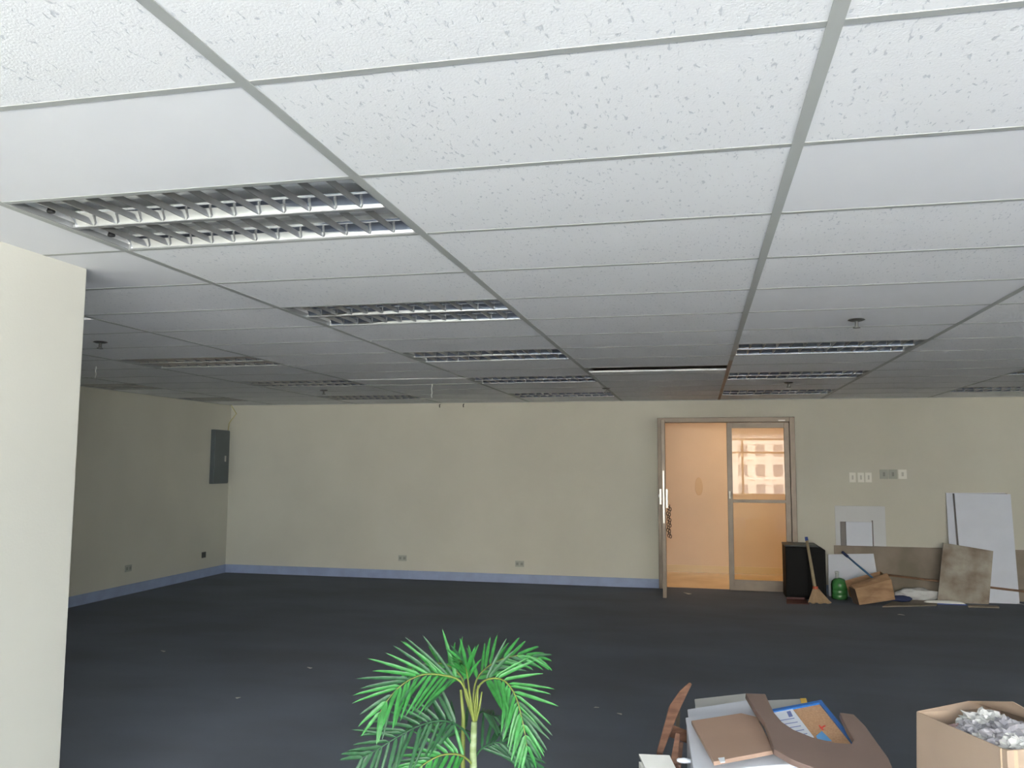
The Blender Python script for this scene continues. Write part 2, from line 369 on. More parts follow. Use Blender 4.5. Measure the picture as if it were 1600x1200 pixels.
# ------------------------------------------------------------------ louvred light fittings
BX, BY, NC = 1.2-MW, 0.6-CW, 13
def fitting_meshes():
    me = {}
    def mk(key, mb, m, smooth=False):
        a = bpy.data.meshes.new(key); a.from_pydata(mb.v, [], mb.f); a.update(); a.materials.append(MATS[m])
        if smooth: a.shade_smooth()
        me[key] = a
    x0, x1, y0, y1 = -BX/2, BX/2, -BY/2, BY/2
    mb = MB().box(x0, x1, y0, y0+0.006, 0, 0.02).box(x0, x1, y1-0.006, y1, 0, 0.02).box(x0, x0+0.006, y0+0.006, y1-0.006, 0, 0.02).box(x1-0.006, x1, y0+0.006, y1-0.006, 0, 0.02)
    mb.box(x0+0.006, x1-0.006, -0.012, 0.012, 0.001, 0.012)
    mk('frame', mb, 'fitting_frame')
    mb = MB().box(x0+0.002, x1-0.002, y0+0.002, y0+0.006, 0.02, 0.075).box(x0+0.002, x1-0.002, y1-0.006, y1-0.002, 0.02, 0.075).box(x0+0.002, x0+0.006, y0+0.006, y1-0.006, 0.02, 0.075).box(x1-0.006, x1-0.002, y0+0.006, y1-0.006, 0.02, 0.075).box(x0+0.002, x1-0.002, y0+0.002, y1-0.002, 0.075, 0.080)
    mk('housing', mb, 'housing')
    hw = (BY/2-0.006-0.012)/2          # half width of a lamp bay
    # one parabolic side reflector: bottom edge out, top edge in
    N = 6; prof = [(hw-0.060*(1-math.cos(math.pi/2*k/N)), 0.004+0.034*math.sin(math.pi/2*k/N)) for k in range(N+1)]
    for sgn, key in ((1, 'reflector_far'), (-1, 'reflector_near')):
        vs = []; fs = []
        for (yy, zz) in prof:
            if sgn < 0: yy, zz = hw-(hw-yy)*0.35, 0.004+(zz-0.004)*0.45      # low near-side flank
            vs += [(x0+0.016, sgn*yy, zz), (x1-0.016, sgn*yy, zz)]
        for k in range(N): fs.append((2*k, 2*k+1, 2*k+3, 2*k+2))
        mk(key, MB().add(vs, fs), 'reflector_metal' if sgn > 0 else 'fitting_pale', True)
    # one V-section cross blade across a bay
    yb, yt = hw-0.004, hw-0.034
    def blade(xc):
        return [(xc-0.002, -yb, 0.004), (xc+0.002, -yb, 0.004), (xc+0.002, yb, 0.004), (xc-0.002, yb, 0.004),
                (xc-0.006, -yt, 0.023), (xc+0.006, -yt, 0.023), (xc+0.006, yt, 0.023), (xc-0.006, yt, 0.023)]
    bf = [(3,2,1,0),(4,5,6,7),(0,1,5,4),(1,2,6,5),(2,3,7,6),(3,0,4,7)]
    mk('louver_blade', MB().add(blade(0), bf), 'louver_metal')
    mb = MB()
    for k in range(1, NC): mb.add(blade(x0+BX*k/NC), bf)
    mk('louver', mb, 'louver_metal')
    mb = MB().tube([(x0+0.03, 0, 0.054), (x1-0.03, 0, 0.054)], 0.014, 10)
    mk('lamp_tube', mb, 'tube', True)
    mb = MB().lathe((0, 0, 0), [(0.012, 0.0), (0.014, 0.004), (0.010, 0.016)], 12); mk('end_screw', mb, 'dark_metal')
    me['hw'] = hw
    return me
FM = fitting_meshes()
HOW = {(-1, 1): 'nearest and largest louvred ceiling light, beside the pale partition',
       (-1, 4): 'louvred ceiling light directly beyond the nearest largest one',
       (-1, 7): 'third louvred ceiling light back in the row of the largest one',
       (-1, 10): 'fourth louvred ceiling light back in the row of the largest one',
       (-1, 13): 'thin dark louvred ceiling light by the wall, last in the largest one\'s row',
       (1, 7): 'louvred ceiling light above the doorway, nearest of the three there',
       (1, 10): 'louvred ceiling light above the doorway, middle of the three there',
       (1, 13): 'louvred ceiling light above the doorway, closest to the wall',
       (-3, 7): 'dim louvred ceiling light nearest the camera in the left hand row',
       (-3, 10): 'dim louvred ceiling light, middle one of the left hand row',
       (-3, 13): 'dim louvred ceiling light by the wall, last of the left hand row',
       (3, 10): 'louvred ceiling light cut by the right picture edge, the higher one',
       (3, 13): 'dark louvred ceiling light near the wall at the right picture edge',
       (-5, 10): 'faint louvred ceiling light against the left wall, beside the partition',
       (-5, 13): 'faint louvred ceiling light against the left wall, near the grey electrical panel'}
for (c, r) in LIGHTS:
    xa, xb = max(cx(c), XL-0.015+MW/2), cx(c+1)
    sx = (xb-xa-MW)/BX if c == -5 else 1.0
    org = Vector(((xa+xb)/2, (ry(r)+ry(r+1))/2, H))
    t = thing('ceiling_light', org, HOW[(c, r)], 'ceiling light', 'louvred ceiling lights')
    def put(key, name, x=0.0, y=0.0, z=0.0):
        o = bpy.data.objects.new(name, FM[key]); COL.objects.link(o); o.parent = t; o.location = (x*sx, y, z); o.scale.x = sx; return o
    put('frame', 'frame'); put('housing', 'housing')
    for yc in (-(FM['hw']+0.012), FM['hw']+0.012):
        put('reflector_far', 'reflector', 0, yc); put('reflector_near', 'reflector', 0, yc)
        put('lamp_tube', 'lamp_tube', 0, yc)
        if r <= 7:
            for k in range(1, NC): put('louver_blade', 'louver_blade', -BX/2+BX*k/NC, yc)
        else: put('louver', 'louver', 0, yc)
        if r == 1: put('end_screw', 'end_screw', -BX/2+0.035, yc, 0.012)

# sprinkler heads
def sprinkler(px, py, label):
    p = onz(px, py, H); t = thing('sprinkler', (p.x, p.y, H), label, 'sprinkler', 'ceiling sprinklers')
    MB().lathe((p.x, p.y, H), [(0.042, -0.004), (0.046, -0.008), (0.03, -0.014), (0.0, -0.015)][::-1], 18).build('escutcheon', 'sprinkler_metal', t)
    MB().lathe((p.x, p.y, H), [(0.010, -0.045), (0.009, -0.014)], 10).build('stem', 'sprinkler_metal', t)
    MB().lathe((p.x, p.y, H), [(0.020, -0.052), (0.020, -0.047), (0.008, -0.045)], 12).build('deflector', 'sprinkler_metal', t)
sprinkler(1338, 498, 'dark sprinkler head in the ceiling in front of the doorway lights')
sprinkler(157, 533, 'dark sprinkler head in the ceiling right beside the pale partition')
sprinkler(1232, 597, 'tiny sprinkler head between the two far doorway lights')
sprinkler(506, 609, 'tiny sprinkler head behind the middle light of the left row')
sprinkler(947, 606, 'tiny sprinkler head left of the shifted ceiling tile')
# strips and wires hanging from damaged tiles
def dangle(px, py, l_, label, m='cable_white', rad=0.004):
    p = onz(px, py, H-0.004)
    mb = MB().tube([p+Vector((0.004*math.sin(k*2.1), 0.003*math.cos(k*1.7), -l_*k/6)) for k in range(7)], rad, 6)
    tag(mb.build('hanging_wire', m, smooth=True), label, 'wire')
dangle(675, 600, 0.14, 'short white strip hanging from the sagging ceiling tile')
dangle(150, 573, 0.10, 'short pale thread hanging from the ceiling beside the partition')
for px, lab in ((688, 'small dark hook at the wall top, left one of two'), (725, 'small dark hook at the wall top, right one of two')):
    p = ony(px, 627, YW)
    mb = MB().tube([(p.x, YW, H-0.02), (p.x, YW-0.03, H-0.025), (p.x, YW-0.035, H-0.05), (p.x, YW-0.02, H-0.06)], 0.006, 6)
    tag(mb.build('wall_hook', 'dark_metal'), lab, 'hook', 'hooks at the wall top')

# ------------------------------------------------------------------ the doorway
door = struct('door_1', MB().box(DX0, DX0+0.062, YW-0.03, YW+WT+0.01, 0, DZ).box(DX1-0.062, DX1, YW-0.03, YW+WT+0.01, 0, DZ).box(DX0+0.062, DX1-0.062, YW-0.03, YW+WT+0.01, DZ-0.06, DZ), 'aluminium', org=Vector((DX0, YW, 0)), bevel=0.004)
OX0, OX1 = DX0+0.062, DX1-0.062
LX = 0.345
# closed leaf (right): stiles, rails, two panes
def leaf(parts, P):
    """P maps (u along leaf, v thickness, z) to world; u 0..W"""
    def bx(mb, u0, u1, v0, v1, z0, z1):
        vs = [P(u, v, z) for z in (z0, z1) for (u, v) in ((u0, v0), (u1, v0), (u1, v1), (u0, v1))]
        return mb.add(vs, [(3,2,1,0),(4,5,6,7),(0,1,5,4),(1,2,6,5),(2,3,7,6),(3,0,4,7)])
    W_ = parts
    bx(MB(), 0, 0.062, -0.022, 0.022, 0.006, 2.042).build('door_stile', 'aluminium', door, bevel=0.003)
    bx(MB(), W_-0.062, W_, -0.022, 0.022, 0.006, 2.042).build('door_stile', 'aluminium', door, bevel=0.003)
    bx(MB(), 0.062, W_-0.062, -0.02, 0.02, 1.975, 2.042).build('door_rail', 'aluminium', door)
    bx(MB(), 0.062, W_-0.062, -0.02, 0.02, 0.006, 0.132).build('door_rail', 'aluminium', door)
    bx(MB(), 0.062, W_-0.062, -0.024, 0.024, 1.062, 1.10).build('door_rail', 'aluminium', door)
    for z0, z1 in ((0.132, 1.062), (1.10, 1.975)):
        MB().add([P(0.062, 0, z0), P(W_-0.062, 0, z0), P(W_-0.062, 0, z1), P(0.062, 0, z1)], [(0, 1, 2, 3)]).build('pane', 'pane_bronze', door)
    return bx
YD = YW+0.035
bx = leaf(OX1-LX, lambda u, v, z: Vector((LX+u, YD+v, z)))
bx(MB(), 0.012, 0.036, -0.045, -0.022, 1.11, 1.20).build('door_lock', 'plate_white', door, bevel=0.003)
# open leaf swung into the room, almost edge on
hx, hy = OX0+0.012, YW-0.02
ex, ey = -0.398, YW-0.80
du = Vector((ex-hx, ey-hy, 0)); WL = du.length; du.normalize(); dv = Vector((-du.y, du.x, 0))
bx = leaf(WL, lambda u, v, z: Vector((hx, hy, 0))+du*u+dv*v+Vector((0, 0, z)))
mbx = MB(); bx(mbx, WL-0.05, WL-0.02, 0.022, 0.05, 1.02, 1.24); mbx.build('door_handle', 'aluminium_light', door, bevel=0.004)
mbx = MB(); bx(mbx, WL-0.05, WL-0.02, -0.05, -0.022, 1.06, 1.24); mbx.build('door_handle', 'aluminium_light', door, bevel=0.004)
mbx = MB(); bx(mbx, WL-0.001, WL+0.003, -0.008, 0.008, 0.85, 1.45); mbx.build('lock_strip', 'aluminium_light', door)
for z in (0.25, 1.05, 1.85): MB().lathe((hx-0.005, hy, z), [(0.012, 0), (0.012, 0.09)], 10).build('hinge', 'aluminium_light', door)
MB().box(DX1-0.19, DX1-0.11, YW-0.035, YW-0.03, DZ-0.05, DZ-0.035).build('door_plate', 'plate_white', door)
# chain hanging from the handle of the open leaf
cp0 = Vector((ex+0.045, ey+0.04, 1.05))
ch = thing('door_chain', (cp0.x, cp0.y, 0.70), 'dark chain looped over the handle of the open door leaf', 'chain')
for kk in range(24):
    k = kk % 12; c0 = cp0+Vector((0.006*math.sin(k*1.3)+0.02*(kk//12), 0.012*(kk//12), -0.031*k-0.012*(kk//12))); ring = []
    for q in range(13):
        a = 2*math.pi*q/12; u = Vector((math.cos(a)*0.012, 0, 0)) if k % 2 else Vector((0, math.cos(a)*0.012, 0))
        ring.append(c0+u+Vector((0, 0, 0.021*math.sin(a))))
    MB().tube(ring, 0.004, 6, cap=False).build('chain_link', 'dark_metal', ch, smooth=True)
tg = MB().prism([(ex-0.06, ey+0.03, 1.16), (ex-0.034, ey+0.03, 1.24), (ex-0.026, ey+0.03, 1.06)], (0, 0.004, 0)).build('paper_tag', 'paper')
tag(tg, 'small white paper tag stuck beside the handle of the open leaf', 'tag')

# corridor beyond the door
YC = 12.35
struct('floor_corridor', MB().box(-3.5, 5.0, YW+WT, YC+0.1, -0.12, -0.002), 'corridor_floor')
struct('wall_corridor', MB().box(-3.5, 5.0, YC, YC+0.1, 0, ztop), 'corridor_wall')
struct('wall_corridor_left', MB().box(-3.6, -3.5, YW+WT, YC, 0, ztop), 'corridor_wall')
struct('wall_corridor_right', MB().box(5.0, 5.1, YW+WT, YC, 0, ztop), 'corridor_wall')
struct('wall_corridor_near', MB().box(-3.5, DX0-0.001, YW+WT+0.001, YW+WT+0.012, 0, ztop).box(DX1+0.001, 5, YW+WT+0.001, YW+WT+0.012, 0, ztop), 'corridor_wall')
struct('ceiling_corridor', MB().box(-3.5, 5.0, YW+WT, YC, 2.42, 2.44), 'tile_plain')
struct('baseboard_corridor', MB().box(-3.5, 5.0, YC-0.014, YC, 0, 0.10), 'corridor_skirt')
p = ony(1092, 760, YC)  # thin oval, a little darker tan than the corridor wall
fx = MB()
fx.prism([(p.x+0.055*math.cos(2*math.pi*k/20), YC, p.z+0.13*math.sin(2*math.pi*k/20)) for k in range(20)], (0, -0.012, 0))
tag(fx.build('wall_oval', 'tan_oval', bevel=0.004), 'small flat tan oval on the corridor wall, seen through the doorway', 'wall fixture')

# ------------------------------------------------------------------ things on the walls
# electrical panel on the left wall
a = onx(330, 671); b = onx(328, 756)
pyA, pyB, pzT, pzB = a.y, onx(354, 672).y, a.z, b.z
t = thing('electrical_panel', (XL, (pyA+pyB)/2, pzB), 'tall grey metal electrical panel on the left wall near the corner', 'electrical panel')
MB().box(XL, XL+0.05, pyA, pyB, pzB, pzT).build('panel_box', 'panel_grey', t, bevel=0.004)
MB().box(XL+0.05, XL+0.062, pyA+0.012, pyB-0.012, pzB+0.012, pzT-0.012).build('panel_door', 'panel_grey', t, bevel=0.003)
MB().box(XL+0.062, XL+0.072, pyB-0.12, pyB-0.10, pzB+0.30, pzB+0.38).build('latch', 'aluminium_light', t)
k = [Vector((XL+0.03, pyB-0.01, pzT)), Vector((XL+0.03, pyB+0.01, pzT+0.10)), Vector((XL+0.04, YW-0.03, pzT+0.17)), Vector((XL+0.10, YW-0.03, pzT+0.24)), Vector((XL+0.04, YW-0.04, H-0.03)), Vector((XL+0.03, YW-0.05, H))]
tag(MB().tube(k, 0.007, 6).build('panel_cable', 'cable', smooth=True), 'loose cable running from the grey panel up to the ceiling', 'cable')
# outlets
def outlet(p, ax, m, label, w_=0.115, h_=0.075, group=None, name='wall_outlet', cat='outlet', holes=2):
    t = thing(name, p, label, cat, group)
    def bxw(u0, u1, d0, d1, z0, z1):
        if ax == 'y': return MB().box(p[0]+u0, p[0]+u1, YW-d1, YW-d0, p[2]+z0, p[2]+z1)
        return MB().box(XL+d0, XL+d1, p[1]+u0, p[1]+u1, p[2]+z0, p[2]+z1)
    bxw(-w_/2, w_/2, 0, 0.008, -h_/2, h_/2).build('cover_plate', m, t, bevel=0.002)
    for k in range(holes):
        u = (k-(holes-1)/2)*w_/max(holes, 1)
        bxw(u-w_*0.13, u+w_*0.13, 0.008, 0.012, -h_*0.22, h_*0.22).build('socket' if cat == 'outlet' else 'rocker', 'plate_dark' if m == 'plate_dark' else 'plate_rocker' if m == 'plate_white' else 'socket_grey', t)
q = ony(629, 872); outlet((q.x, YW, q.z), 'y', 'plate_grey', 'grey outlet plate low on the back wall, farther from the door', group='low wall outlets')
q = ony(812, 881); outlet((q.x, YW, q.z), 'y', 'plate_grey', 'grey outlet plate low on the back wall, closer to the door', group='low wall outlets')
q = onx(200, 888); outlet((XL, q.y, q.z), 'x', 'plate_grey', 'grey outlet plate low on the left wall, nearer the partition', group='low wall outlets')
q = onx(318, 867); outlet((XL, q.y, q.z), 'x', 'plate_dark', 'dark outlet box low on the left wall below the electrical panel', group='low wall outlets', w_=0.09)
for px, lab in ((1332, 'white switch plate right of the door, leftmost of three'), (1345, 'white switch plate right of the door, middle of three'), (1357, 'white switch plate right of the door, rightmost of three')):
    q = ony(px, 746); outlet((q.x, YW, q.z), 'y', 'plate_white', lab, 0.072, 0.115, 'white switch plates', 'switch_plate', 'switch', 1)
for px, lab, m in ((1381, 'grey wall plate above the clutter, leftmost of three', 'plate_grey'), (1395, 'grey wall plate above the clutter, middle of three', 'plate_grey'), (1410, 'pale grey wall plate above the clutter, rightmost of three', 'plate_white')):
    q = ony(px, 741); outlet((q.x, YW, q.z), 'y', m, lab, 0.092, 0.11, 'grey wall plates', 'switch_plate', 'switch', 1)

# bare strip low on the back wall and the white patches above it
q = ony(1303, 856); bt = q.z
strip = MB().box(q.x, XR-0.01, YW-0.012, YW, 0.0, bt+0.03).build('wall_strip', 'bare_wall')
tag(strip, 'grey brown unpainted strip along the foot of the back wall', 'wall strip')
a = ony(1304, 790); b = ony(1385, 856)
tag(MB().box(a.x, b.x, YW-0.006, YW, bt+0.031, a.z).build('wall_patch', 'pale_patch', bevel=0.002), 'large pale rectangular patch on the wall above the strip', 'wall patch')
a = ony(1321, 815); b = ony(1363, 856)
t = thing('wall_panel', ((a.x+b.x)/2, YW-0.006, bt+0.031), 'small white square panel set in front of the large pale patch', 'panel')
MB().box(a.x, b.x, YW-0.03, YW-0.0065, bt+0.032, a.z).build('panel_face', 'white_board', t, bevel=0.002)
MB().box(a.x-0.06, a.x-0.001, YW-0.02, YW-0.0065, bt+0.032, a.z).build('panel_shade_left', 'edge_and_shade_grey', t)  # dark strip put where shade falls left of the panel
MB().box(b.x+0.001, b.x+0.012, YW-0.03, YW-0.0065, bt+0.032, a.z+0.02).build('panel_shade_right', 'edge_and_shade_grey', t)  # thin dark strip for the shade line right of the panel

# ------------------------------------------------------------------ clutter by the back wall
def slab4(name, quad, th, m, parent=None, toward=None, bevel=0.0, org=None):
    P = [Vector(v) for v in quad]
    n_ = (P[1]-P[0]).cross(P[2]-P[0]).normalized()
    tv = toward or (CC-P[0])
    if n_.dot(tv) > 0: n_ = -n_
    return MB().prism(P, n_*th).build(name, m, parent, org, bevel=bevel)      # thickness grows away from the viewer

# black cabinet beside the door
yb0, yb1 = 10.22, 10.60
q0 = ony(1229, 936, yb0); q1 = ony(1292, 936, yb0); zt = ony(1260, 852, yb0).z
t = thing('black_cabinet', ((q0.x+q1.x)/2, (yb0+yb1)/2, 0), 'black box shaped cabinet standing right of the door', 'cabinet')
bxl = [(q0.x, yb0, 0), (q1.x, yb0, 0), (q1.x, yb0, zt-0.05), (q1.x-0.07, yb0, zt-0.02), (q0.x, yb0, zt-0.02)]
MB().prism(bxl, (0, yb1-yb0, 0)).build('cabinet_body', 'black_plastic', t, bevel=0.006)
MB().box(q0.x-0.005, q1.x-0.075, yb0-0.005, yb1, zt-0.019, zt).build('cabinet_top', 'black_top', t, bevel=0.004)
MB().box(q0.x+0.02, q0.x+0.24, yb0-0.006, yb0-0.0005, 0.04, zt-0.05).build('cabinet_door', 'black_plastic', t, bevel=0.003)
MB().box(q0.x+0.25, q1.x-0.02, yb0-0.006, yb0-0.0005, 0.04, zt-0.09).build('cabinet_door', 'black_plastic', t, bevel=0.003)

# broom leaning on the cabinet
yb = 9.95
tip = ony(1260, 841, yb0-0.02); neck = ony(1274, 919, yb+0.04)
t = thing('broom', (neck.x, yb, 0), 'soft straw broom with long handle leaning on the black cabinet', 'broom')
MB().tube([neck-Vector((0, 0, 0.03)), neck.lerp(tip, 0.5), tip], [0.021, 0.017, 0.015], 10).build('handle', 'broom_handle', t, smooth=True)
MB().tube([tip-(tip-neck).normalized()*0.03, tip+(tip-neck).normalized()*0.012], 0.018, 10).build('handle_cap', 'blue', t, smooth=True)
bl, br = ony(1262, 946, yb-0.02), ony(1300, 942, yb+0.0)
prof = []
rows = 7; cols = 12; vs = []; fs = []
for i in range(rows):
    s_ = i/(rows-1); 
    L_ = Vector((neck.x-0.022, neck.y, neck.z+0.01)).lerp(Vector((bl.x, bl.y, 0.002)), s_); R_ = Vector((neck.x+0.022, neck.y, neck.z+0.01)).lerp(Vector((br.x, br.y, 0.004)), s_**0.9)
    for side in (-1, 1):
        for j in range(cols):
            p_ = L_.lerp(R_, j/(cols-1)); e_ = math.sin(math.pi*(j+0.3)/(cols-0.4))
            vs.append(p_+Vector((0, side*(0.018+0.014*s_)*e_+0.004*math.sin(j*2.4)*s_, (0.012*math.sin(j*1.9) if i == rows-1 else 0)+0.0)))
def vi(i, sd_, j): return i*2*cols+(0 if sd_ < 0 else cols)+j
for i in range(rows-1):
    for j in range(cols-1):
        fs.append((vi(i,-1,j), vi(i,-1,j+1), vi(i+1,-1,j+1), vi(i+1,-1,j))); fs.append((vi(i,1,j+1), vi(i,1,j), vi(i+1,1,j), vi(i+1,1,j+1)))
    fs.append((vi(i,1,0), vi(i,-1,0), vi(i+1,-1,0), vi(i+1,1,0))); fs.append((vi(i,-1,cols-1), vi(i,1,cols-1), vi(i+1,1,cols-1), vi(i+1,-1,cols-1)))
for j in range(cols-1): fs.append((vi(rows-1,-1,j), vi(rows-1,-1,j+1), vi(rows-1,1,j+1), vi(rows-1,1,j)))
MB().add([Vector((v.x, v.y, max(v.z, 0.001))) for v in vs], fs).build('bristles', 'broom_fibre', t)
MB().tube([Vector((neck.x, neck.y, neck.z-0.008)), Vector((neck.x+0.001, neck.y, neck.z+0.02))], 0.028, 12).build('binding', 'red_cord', t)

# dustpan
a = onz(1229, 944)
t = thing('dustpan', (a.x+0.1, a.y+0.1, 0), 'dark red dustpan lying in front of the black cabinet', 'dustpan')
dp = [(a.x, a.y, 0.003), (a.x+0.24, a.y+0.02, 0.003), (a.x+0.22, a.y+0.22, 0.02), (a.x+0.02, a.y+0.20, 0.02)]
MB().prism(dp, (0, 0, 0.006)).build('pan', 'dustpan_red', t)
MB().prism([dp[3], dp[2], (dp[2][0], dp[2][1]+0.01, 0.045), (dp[3][0], dp[3][1]+0.01, 0.045)], (0, 0.008, 0)).build('back_wall', 'dustpan_red', t)
MB().prism([dp[0], dp[3], (dp[3][0], dp[3][1], 0.045)], (0.006, 0, 0)).build('side_wall', 'dustpan_red', t)
MB().prism([dp[1], dp[2], (dp[2][0], dp[2][1], 0.045)], (-0.006, 0, 0)).build('side_wall', 'dustpan_red', t)

# green jug
q = onz(1312, 936); rj = 0.088
t = thing('green_jug', (q.x, q.y, 0), 'round green plastic jug with clear neck standing on the carpet', 'jug')
MB().lathe((q.x, q.y, 0), [(rj*0.9, 0.001), (rj, 0.015), (rj, 0.05), (rj*0.965, 0.055), (rj, 0.06), (rj, 0.10), (rj*0.965, 0.105), (rj, 0.11), (rj, 0.165), (rj*0.92, 0.20), (rj*0.65, 0.225), (rj*0.25, 0.238)], 24).build('jug_body', 'green_plastic', t, smooth=True)
MB().lathe((q.x-0.02, q.y, 0), [(0.018, 0.235), (0.018, 0.29), (0.022, 0.292), (0.022, 0.31)], 14).build('neck', 'clear_plastic', t, smooth=True)

# low white board leaning on the wall
yb_, yt_ = 10.52, YW-0.03
t = slab4('white_board', [ony(1294, 866, yt_-0.001), ony(1365, 865, yt_-0.001), Vector((ony(1376, 921, yb_).x, yb_, 0.001)), Vector((ony(1295, 926, yb_).x, yb_, 0.001))], 0.012, 'white_board', bevel=0.002)
tag(t, 'low white board leaning on the wall behind the green jug', 'board')
# blue stick
a = ony(1319, 865, 10.46); b = ony(1374, 912, 10.10)
t = thing('mop_stick', (b.x, b.y, 0.05), 'thin blue mop stick leaning diagonally across the low white board', 'stick')
MB().tube([b, a], 0.011, 10).build('pole', 'blue_stick', t, smooth=True)
MB().tube([a-(a-b).normalized()*0.06, a+(a-b).normalized()*0.03], 0.016, 10).build('grip', 'navy', t, smooth=True)

# tipped brown carton
yc0 = 9.93
A, B, C_, D = ony(1336, 921, yc0+0.05), ony(1392, 906, yc0+0.10), ony(1398, 937, yc0+0.06), ony(1343, 949, yc0)
D = Vector((D.x, D.y, max(D.z, 0.002)))
back = Vector((-0.06, 0.26, 0.06))
t = thing('brown_carton', (D.x, D.y, 0), 'tipped brown cardboard carton lying in front of the low white board', 'carton')
th = 0.006
for nm, qd in (('front_wall', [A, B, C_, D]), ('back_wall', [A+back, B+back, C_+back, D+back]), ('bottom', [D, C_, C_+back, D+back]), ('right_wall', [B, C_, C_+back, B+back])):
    P_ = [Vector((v.x, v.y, max(v.z, 0.001))) for v in qd]; n_ = (P_[1]-P_[0]).cross(P_[2]-P_[0]).normalized()
    MB().prism(P_, n_*th).build(nm, 'carton_brown', t)
fl = [A, B, B+Vector((-0.02, 0.10, 0.055)), A+Vector((-0.03, 0.10, 0.03))]
MB().prism(fl, (0, 0, 0.005)).build('flap', 'carton_brown', t)
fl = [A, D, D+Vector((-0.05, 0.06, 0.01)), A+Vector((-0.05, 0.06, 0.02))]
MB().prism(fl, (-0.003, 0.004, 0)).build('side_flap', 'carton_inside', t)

# flat board on the floor, navy cloth, white bag, reflector dish, stick, boards
fl = [onz(1379, 949), onz(1463, 947), onz(1468, 938), onz(1398, 940)]
fl = [Vector((v.x, min(v.y, YW-0.1), 0.001)) for v in fl]
tag(MB().prism(fl, (0, 0, 0.012)).build('floor_board', 'bare_wall'), 'flat grey brown board on the carpet right of the tipped carton', 'board')
def lump(name, c, s, m, parent=None, seed=0, amp=0.28, f=2.2, sub=4, flat=True, rz=0, crumple=0.0):
    bm = bmesh.new(); bmesh.ops.create_icosphere(bm, subdivisions=sub, radius=1.0)
    cr, sr = math.cos(rz), math.sin(rz); zmin = 1e9
    for v in bm.verts:
        p = v.co.copy(); off = Vector((seed*7.3, seed*3.1, seed*5.7))
        k = 1+amp*(noise.noise(p*f+off)+0.6*abs(noise.noise(p*f*2.3+off))+0.35*abs(noise.noise(p*f*5+off)))+crumple*(abs(noise.cell(p*3.1+off))*0.25+0.5*abs(noise.noise(p*6.5+off))-0.9*abs(noise.noise(p*4.1-off)))
        q_ = Vector((p.x*s[0]*k, p.y*s[1]*k, p.z*s[2]*k)); q_ = Vector((q_.x*cr-q_.y*sr, q_.x*sr+q_.y*cr, q_.z))
        if flat and q_.z < -s[2]*0.75: q_.z = -s[2]*0.75
        v.co = q_; zmin = min(zmin, q_.z)
    me = bpy.data.meshes.new(name); bm.to_mesh(me); bm.free(); me.materials.append(MATS[m])
    if not crumple: me.shade_smooth()
    for v in me.vertices: v.co.z -= zmin
    o = bpy.data.objects.new(name, me); COL.objects.link(o)
    if parent: o.parent = parent; o.location = Vector(c)-ORG[parent.name]
    else: o.location = c
    reg(o, c); return o
q = onz(1434, 936); tag(lump('plastic_bag', (q.x-0.03, YW-0.20, 0.0), (0.22, 0.09, 0.075), 'plastic_bag', seed=3), 'heap of crumpled white plastic in front of the grey strip', 'plastic bag')
q = onz(1408, 942); tag(lump('navy_cloth', (q.x+0.0, q.y+0.02, 0.0135), (0.115, 0.06, 0.035), 'navy', seed=5, amp=0.15), 'small navy bundle on the flat grey board', 'cloth')
# reflector dish, a long shallow white shade lying on the carpet
q = ony(1475, 938, 10.26); L2 = 0.215; rw = 0.05
t = thing('lamp_shade', (q.x, 10.26, 0), 'long glossy white lamp shade lying on the carpet before the dusty board', 'lamp shade')
vs = []; fs = []; n1, n2 = 14, 8
for i in range(n1+1):
    u = -1+2*i/n1; wv = rw*math.sqrt(max(0.03, 1-u**4))
    for j in range(n2+1):
        a_ = math.pi*j/n2; vs.append((q.x+u*L2, 10.26+math.cos(a_)*wv, 0.004+math.sin(a_)*wv*0.75))
for i in range(n1):
    for j in range(n2): fs.append((i*(n2+1)+j, (i+1)*(n2+1)+j, (i+1)*(n2+1)+j+1, i*(n2+1)+j+1))
MB().add(vs, fs).build('shade', 'tube', t, smooth=True)
MB().box(q.x-L2, q.x+L2, 10.26-rw-0.004, 10.26-rw+0.002, 0.001, 0.012).build('rim', 'blue', t)
# tall white panels
def lean(name, pxs, m, th_, yb_, yt_, label, group=None, cat='panel', edge='edge_and_shade_grey'):
    (tl, tr, br_, bl_) = pxs
    TL, TR = ony(*tl, yt_), ony(*tr, yt_); BR, BL = ony(*br_, yb_), ony(*bl_, yb_)
    BR.z = BL.z = 0.001 if min(BR.z, BL.z) < 0.08 else min(BR.z, BL.z)
    t = thing(name, ((BL.x+BR.x)/2, yb_, 0), label, cat, group)
    P_ = [TL, TR, BR, BL]; n_ = (P_[1]-P_[0]).cross(P_[2]-P_[0]).normalized()
    if n_.y < 0: n_ = -n_
    MB().prism(P_, n_*0.002).build('face_sheet', m, t)
    MB().prism([v+n_*0.0022 for v in P_], n_*(th_-0.0022)).build('core', edge, t)
    return t
lean('plasterboard_sheet', ((1478, 770), (1570, 770), (1580, 936), (1488, 936)), 'white_board', 0.012, 10.535, 10.640, 'tall white panel standing behind, only its left edge showing', 'tall white panels')
lean('plasterboard_sheet', ((1491, 771), (1579, 772), (1593, 937), (1506, 937)), 'white_board', 0.015, 10.46, 10.585, 'tall white panel leaning in front on the back wall', 'tall white panels')
lean('plasterboard_sheet', ((1489, 771), (1574, 771), (1586, 936), (1502, 936)), 'edge_and_shade_grey', 0.012, 10.50, 10.615, 'dark grey sheet added as the shadow gap between the two tall white panels', 'tall white panels')  # dark sheet added to stand in for shade in the gap
lean('dusty_board', ((1474, 848), (1552, 861), (1545, 938), (1464, 931)), 'dusty_board', 0.012, 10.36, 10.43, 'square dusty stained board leaning on the tall white panels', cat='board')
a = ony(1366, 896, 10.50); b = ony(1640, 929, 10.40)
